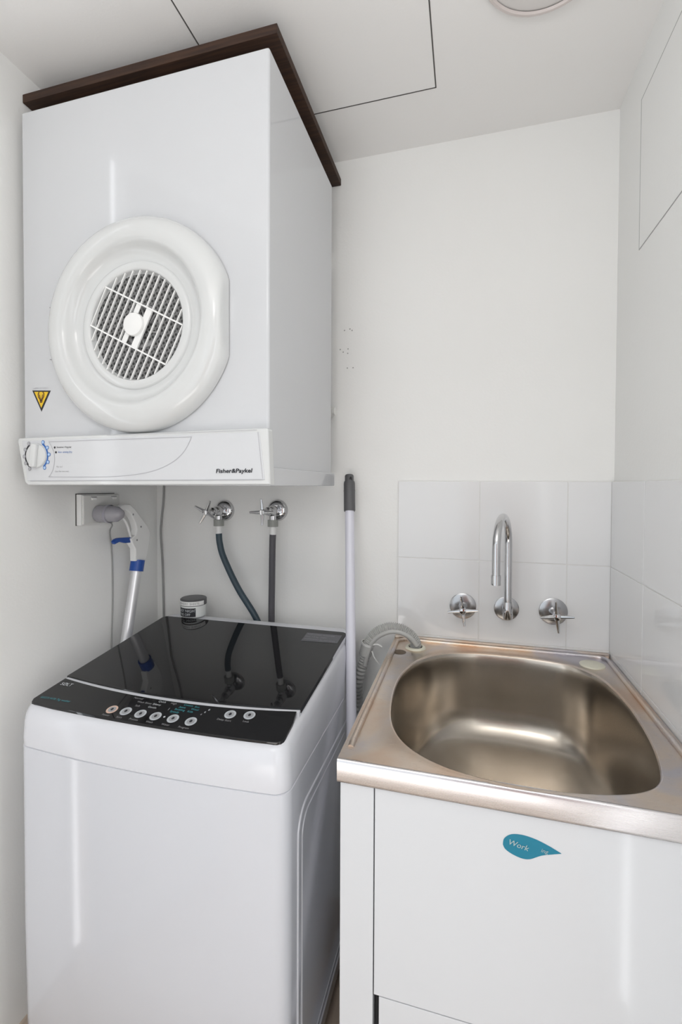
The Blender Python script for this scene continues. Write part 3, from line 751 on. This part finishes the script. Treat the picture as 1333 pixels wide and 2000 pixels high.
obj('nozzle', lathe(bmesh.new(), [(0, -.026), (.0085, -.026), (.0085, -.024), (.0122, -.025), (.0125, -.003), (.0118, 0), (0, 0)], (e.x, e.y, -.228), (0, 0, 1), 28), 'chrome', sp_)

# washing machine taps
def machine_tap(x, z, rot, label):
    t = thing('washing_machine_tap', label, 'tap', (x, YB, z), 'washing machine taps')
    obj('wall_flange', lathe(bmesh.new(), [(0, 0), (.036, 0), (.0355, .006), (.031, .013), (.024, .0175), (.018, .0185), (.0175, .013), (0, .013)], (x, YB-.0001, z), (0, -1, 0), 44), 'chrome', t)
    bm = lathe(bmesh.new(), [(0, .01), (.0135, .01), (.0145, .03), (.0165, .036), (.0175, .05), (.0165, .06), (.0125, .068), (.0135, .072), (.0135, .084), (.009, .09), (.008, .118), (0, .118)], (x, YB, z), (0, -1, 0), 28)
    obj('valve_body', bm, 'chrome', t)
    obj('outlet', lathe(bmesh.new(), [(0, -.034), (.0115, -.034), (.0115, -.01), (.012, 0), (0, 0)], (x, YB-.042, z), (0, 0, 1), 24), 'chrome', t)
    cross_handle(t, (x, YB-.121, z), rot, .041, .0068, .003, .008)
    return t
def inlet_hose(x, z, pts, m, label):
    t = thing('inlet_hose', label, 'hose', pts[0], 'washing machine inlet hoses')
    bm = bmesh.new(); y = YB-.042
    for k in range(20):
        a = 2*PI*k/20; box(bm, .0155, .0172, -.0016, .0016, -.022, 0, mtx=Matrix.Translation((x, y, z)) @ Matrix.Rotation(a, 4, 'Z'))
    lathe(bm, [(0, 0), (.0163, 0), (.0163, -.022), (0, -.022)], (x, y, z), (0, 0, 1), 24)
    obj('coupling_nut', bm, 'nut', t, label='grey ribbed plastic nut')
    obj('ferrule', lathe(bmesh.new(), [(0, 0), (.0098, 0), (.0098, -.030), (0, -.030)], (x, y, z-.021), (0, 0, 1), 24), 'white', t, label='white ferrule')
    obj('hose', tube(bmesh.new(), [(x, y, z-.048)]+pts, .0106, 16), m, t)
    return t
machine_tap(-.813, -.0905, 62, 'chrome cross-handle tap above the blue-grey hose, left of its pair')
machine_tap(-.614, -.0860, 92, 'chrome cross-handle tap above the straight dark grey hose, right of its pair')
q = 1.396/1.378
inlet_hose(-.813, -.119, [(-.8095, 1.396, -.20), (-.794, 1.396, -.250), (-.742, 1.398, -.350), (-.673, 1.400, -.452), (-.640, 1.402, -.55), (-.63, 1.402, -.70), (-.63, 1.402, -.90)], 'hose1', 'blue-grey rubber hose curving down to the right behind the washing machine')
inlet_hose(-.614, -.116, [(-.6155, 1.396, -.20), (-.617, 1.396, -.31), (-.620, 1.399, -.45), (-.618, 1.402, -.56), (-.600, 1.402, -.70), (-.59, 1.402, -.90)], 'hose2', 'straight dark grey rubber hose dropping behind the washing machine')

# ================================================================== CABLES, POWER POINT
cb = obj('wall_cable', tube(bmesh.new(), [(-1.058, YB-.004, .30), (-1.057, YB-.004, -.01), (-1.068, YB-.004, -.13), (-1.071, YB-.004, -.18), (-1.064, YB-.004, -.29), (-1.060, YB-.004, -.48), (-1.060, YB-.004, -.9)], .0038, 10), 'cable')
tag(cb, 'grey cable running down the back wall in the left corner', 'cable')
sock = thing('power_outlet', 'white double power outlet block on the left wall below the dryer', 'power outlet', (XL, 1.15, -.075))
obj('mounting_block', B(XL+.0005, XL+.017, 1.077, 1.226, -.121, -.0305, bev=.002), 'white', sock)
obj('cover_plate', B(XL+.016, XL+.024, 1.0795, 1.2235, -.1185, -.033, bev=.003, seg=3), 'dull', sock)
for y in (1.118, 1.198):
    obj('switch', B(XL+.022, XL+.0275, y-.009, y+.009, -.0475, -.0405, bev=.001), 'white', sock)
    obj('switch_gap', B(XL+.0235, XL+.0247, y-.011, y+.011, -.0395, -.0375), 'grayink', sock, 0)
bm = bmesh.new(); box(bm, XL, XL+.0012, 1.0748, 1.226, -.1215, -.0285)
obj('gap', bm, 'seam', sock, 0)
pl = thing('power_plug', 'smoky grey plug pushed into the left wall outlet with a thin cord hanging down', 'plug', (XL+.03, 1.150, -.089))
px_ = XL+.0246; 
obj('plug_body', lathe(bmesh.new(), [(0, 0), (.024, 0), (.026, .004), (.0265, .030), (.026, .042), (.024, .048), (.0235, .056), (.0225, .068), (.013, .084), (.007, .088), (0, .0885)], (px_, 1.134, -.089), (1, 0, 0), 36), 'plug', pl)
obj('plug_ring', lathe(bmesh.new(), [(.0262, .036), (.0275, .038), (.0275, .043), (.0262, .045)], (px_, 1.134, -.089), (1, 0, 0), 36), mat('violet grey', (.33, .32, .37), .3), pl)
obj('cord', tube(bmesh.new(), [(px_+.035, 1.136, -.112), (px_+.022, 1.165, -.125), (XL+.010, 1.196, -.150), (XL+.0035, 1.210, -.20), (XL+.0030, 1.214, -.27), (XL+.003, 1.214, -.38), (XL+.003, 1.208, -.51), (XL+.003, 1.20, -.8)], .0022, 8), 'cable', pl)

# ================================================================== REACH TOOL with blue trigger
rt = thing('spray_mop', 'white-handled mop with blue trigger and blue collar leaning beside the left wall', 'mop', (-1.035, 1.0, FL))
hx = -1.041
hp_ = [(1.166, -.070), (1.189, -.063), (1.216, -.063), (1.236, -.078), (1.265, -.107), (1.297, -.140), (1.310, -.163), (1.304, -.204), (1.286, -.254), (1.237, -.246), (1.237, -.207), (1.222, -.188), (1.217, -.172), (1.238, -.163), (1.243, -.144), (1.234, -.118), (1.216, -.094), (1.196, -.081), (1.172, -.079)]
bm = prism(bmesh.new(), [Vector((hx, y, z)) for y, z in hp_], (.024, 0, 0), bev=.0045, seg=3)
obj('handle', bm, 'white', rt, 50)
obj('guard', tube(bmesh.new(), [(hx+.012, 1.172, -.082), (hx+.012, 1.196, -.106), (hx+.012, 1.213, -.128), (hx+.012, 1.222, -.150), (hx+.012, 1.228, -.168)], .0038, 10), 'white', rt)
bm = prism(bmesh.new(), [Vector((hx+.006, y, z)) for y, z in ((1.150, -.175), (1.157, -.168), (1.170, -.1645), (1.222, -.168), (1.222, -.185), (1.200, -.184), (1.175, -.177), (1.156, -.182))], (.012, 0, 0), bev=.002)
obj('trigger', bm, 'blue', rt, 40, label='blue trigger')
for y, z in ((1.226, -.096), (1.262, -.138), (1.243, -.179)): obj('screw', lathe(bmesh.new(), [(0, .0003), (.0032, .0003), (.0032, 0), (0, 0)], (hx+.0242, y, z), (1, 0, 0), 12), 'grayink', rt, 0)
ax = Vector((0, -.228, -1)).normalized(); c0 = Vector((hx+.012, 1.2615, -.246))
bm = tube(bmesh.new(), [c0, c0+ax*.014, c0+ax*.036], .0215, 24, smooth=False)
obj('collar', bm, 'blue', rt, label='blue collar')
L_ = (c0.z-(FL+.04))/-ax.z
obj('pole', tube(bmesh.new(), [c0+ax*.03, c0+ax*.3, c0+ax*L_], .0165, 20, smooth=False), 'alu', rt)
e = c0+ax*L_
obj('mop_head', B(e.x-.055, e.x+.05, e.y-.045, e.y+.045, FL, FL+.045, bev=.008), 'white', rt)

# ================================================================== BROOM POLE
bt = Vector((-.359, 1.41, .031)); bb = Vector((-.296, 1.2, -.672)); ax = (bb-bt).normalized()
L_ = (bt.z-(FL+.03))/-ax.z
bp_ = thing('broom', 'lilac-white pole with a dark grey top cap standing between washing machine and sink', 'broom', tuple(bt+ax*L_))
obj('pole', tube(bmesh.new(), [bt+ax*.10, bt+ax*.5, bt+ax*L_], .0142, 24, smooth=False), 'pole', bp_)
bm = tube(bmesh.new(), [bt+ax*.022, bt+ax*.028, bt+ax*.115, bt+ax*.118], lambda s: .0165 if s in (0, 1) else .0178, 28, smooth=False)
lathe(bm, [(.018, 0), (.0183, .002), (.018, .004)], bt+ax*.05, ax, 28)
grip = obj('cap', bm, 'dgrey', bp_, label='dark grey rubber cap')
obj('cap_tip', tube(bmesh.new(), [bt, bt+ax*.003, bt+ax*.03], lambda s: .0125 if s == 0 else .0142, 24, smooth=False), 'dgrey', grip)
q = bt+ax*.014
obj('hanging_hole', disc(bmesh.new(), q+Vector((.0075, -.0125, 0)), .0055, (.45, -.9, .05), .0003, 20, sx=.8, sy=1.6), 'dark', grip, 0)
e = bt+ax*L_
bm = bmesh.new(); box(bm, e.x-.02, e.x+.02, e.y-.11, e.y+.16, FL+.05, FL+.085, bev=.006)
obj('broom_head', bm, 'dgrey', bp_)
bm = bmesh.new(); box(bm, e.x-.022, e.x+.022, e.y-.11, e.y+.16, FL, FL+.052)
obj('bristles', bm, 'dgrey', bp_, 0)

# ================================================================== DRAIN HOSE
dh = thing('drain_hose', 'grey corrugated drain hose arching over the sink corner into a cream ring', 'hose', (-.141, 1.349, TZ))
path = [(-.141, 1.349, -.476), (-.141, 1.348, -.458), (-.158, 1.343, -.436), (-.182, 1.340, -.4225), (-.214, 1.338, -.4195), (-.247, 1.338, -.433), (-.270, 1.338, -.455), (-.284, 1.338, -.487), (-.295, 1.340, -.53), (-.312, 1.345, -.60), (-.325, 1.395, -.70), (-.345, 1.408, -.85)]
SP = smooth_path(path, 46); N_ = len(SP)
obj('corrugated_tube', tube(bmesh.new(), SP, lambda s: .0140+.0017*math.sin(s*N_*.85), 18, smooth=False), 'drain', dh, 60)
obj('hose_guide', tube(bmesh.new(), [(p[0]+.006, p[1]-.010, p[2]-.008) for p in path[1:9]], .0075, 12), 'drain', dh)
cp = Vector((-.284, 1.338, -.487)); dd = Vector((-.011, .002, -.043)).normalized()
obj('sleeve', tube(bmesh.new(), [cp-dd*.012, cp+dd*.002, cp+dd*.022], .0188, 24, smooth=False), 'drain', dh)
bm = bmesh.new(); lathe(bm, [(.0182, -.003), (.0205, -.003), (.0205, .003), (.0182, .003)], cp-dd*.014, dd, 24)
tube(bm, [cp+Vector((.017, -.012, .014)), cp+Vector((.035, -.014, .018)), cp+Vector((.048, -.014, .012))], .0028, 8)
tube(bm, [cp+Vector((.018, -.012, -.004)), cp+Vector((.026, -.014, -.022)), cp+Vector((.038, -.014, -.038))], .0022, 8)
obj('hose_clip', bm, 'dull', dh)

# ================================================================== CEILING LIGHT
lc = (.145, .972)
lt = thing('ceiling_light', 'round flush ceiling light with a pinkish ring, cut off by the top of the photo', 'ceiling light', (lc[0], lc[1], ZC))
obj('ring', lathe(bmesh.new(), [(.120, 0), (.130, 0), (.130, .006), (.127, .010), (.122, .010), (.119, .006)], (lc[0], lc[1], ZC), (0, 0, -1), 64), 'lampring', lt)
obj('diffuser', lathe(bmesh.new(), [(.121, .004), (.10, .008), (.05, .011), (0, .012)], (lc[0], lc[1], ZC), (0, 0, -1), 64), 'lamp', lt)

# small filled screw holes and scuffs on the back wall beside the dryer
bm = bmesh.new(); wp = [(-.384, .497), (-.366, .500), (-.359, .495), (-.398, .437), (-.388, .428), (-.373, .423), (-.372, .437), (-.374, .376), (-.355, .376)]
for x, z in wp: lathe(bm, [(0, .0004), (random.uniform(.0012, .0022), .0004), (.0024, 0)], (x, YB-.0001, z), (0, -1, 0), 10)
obj('wall_marks', bm, mat('scuff', (.45, .44, .43), .8), bpy.data.objects['wall_back'], 0)
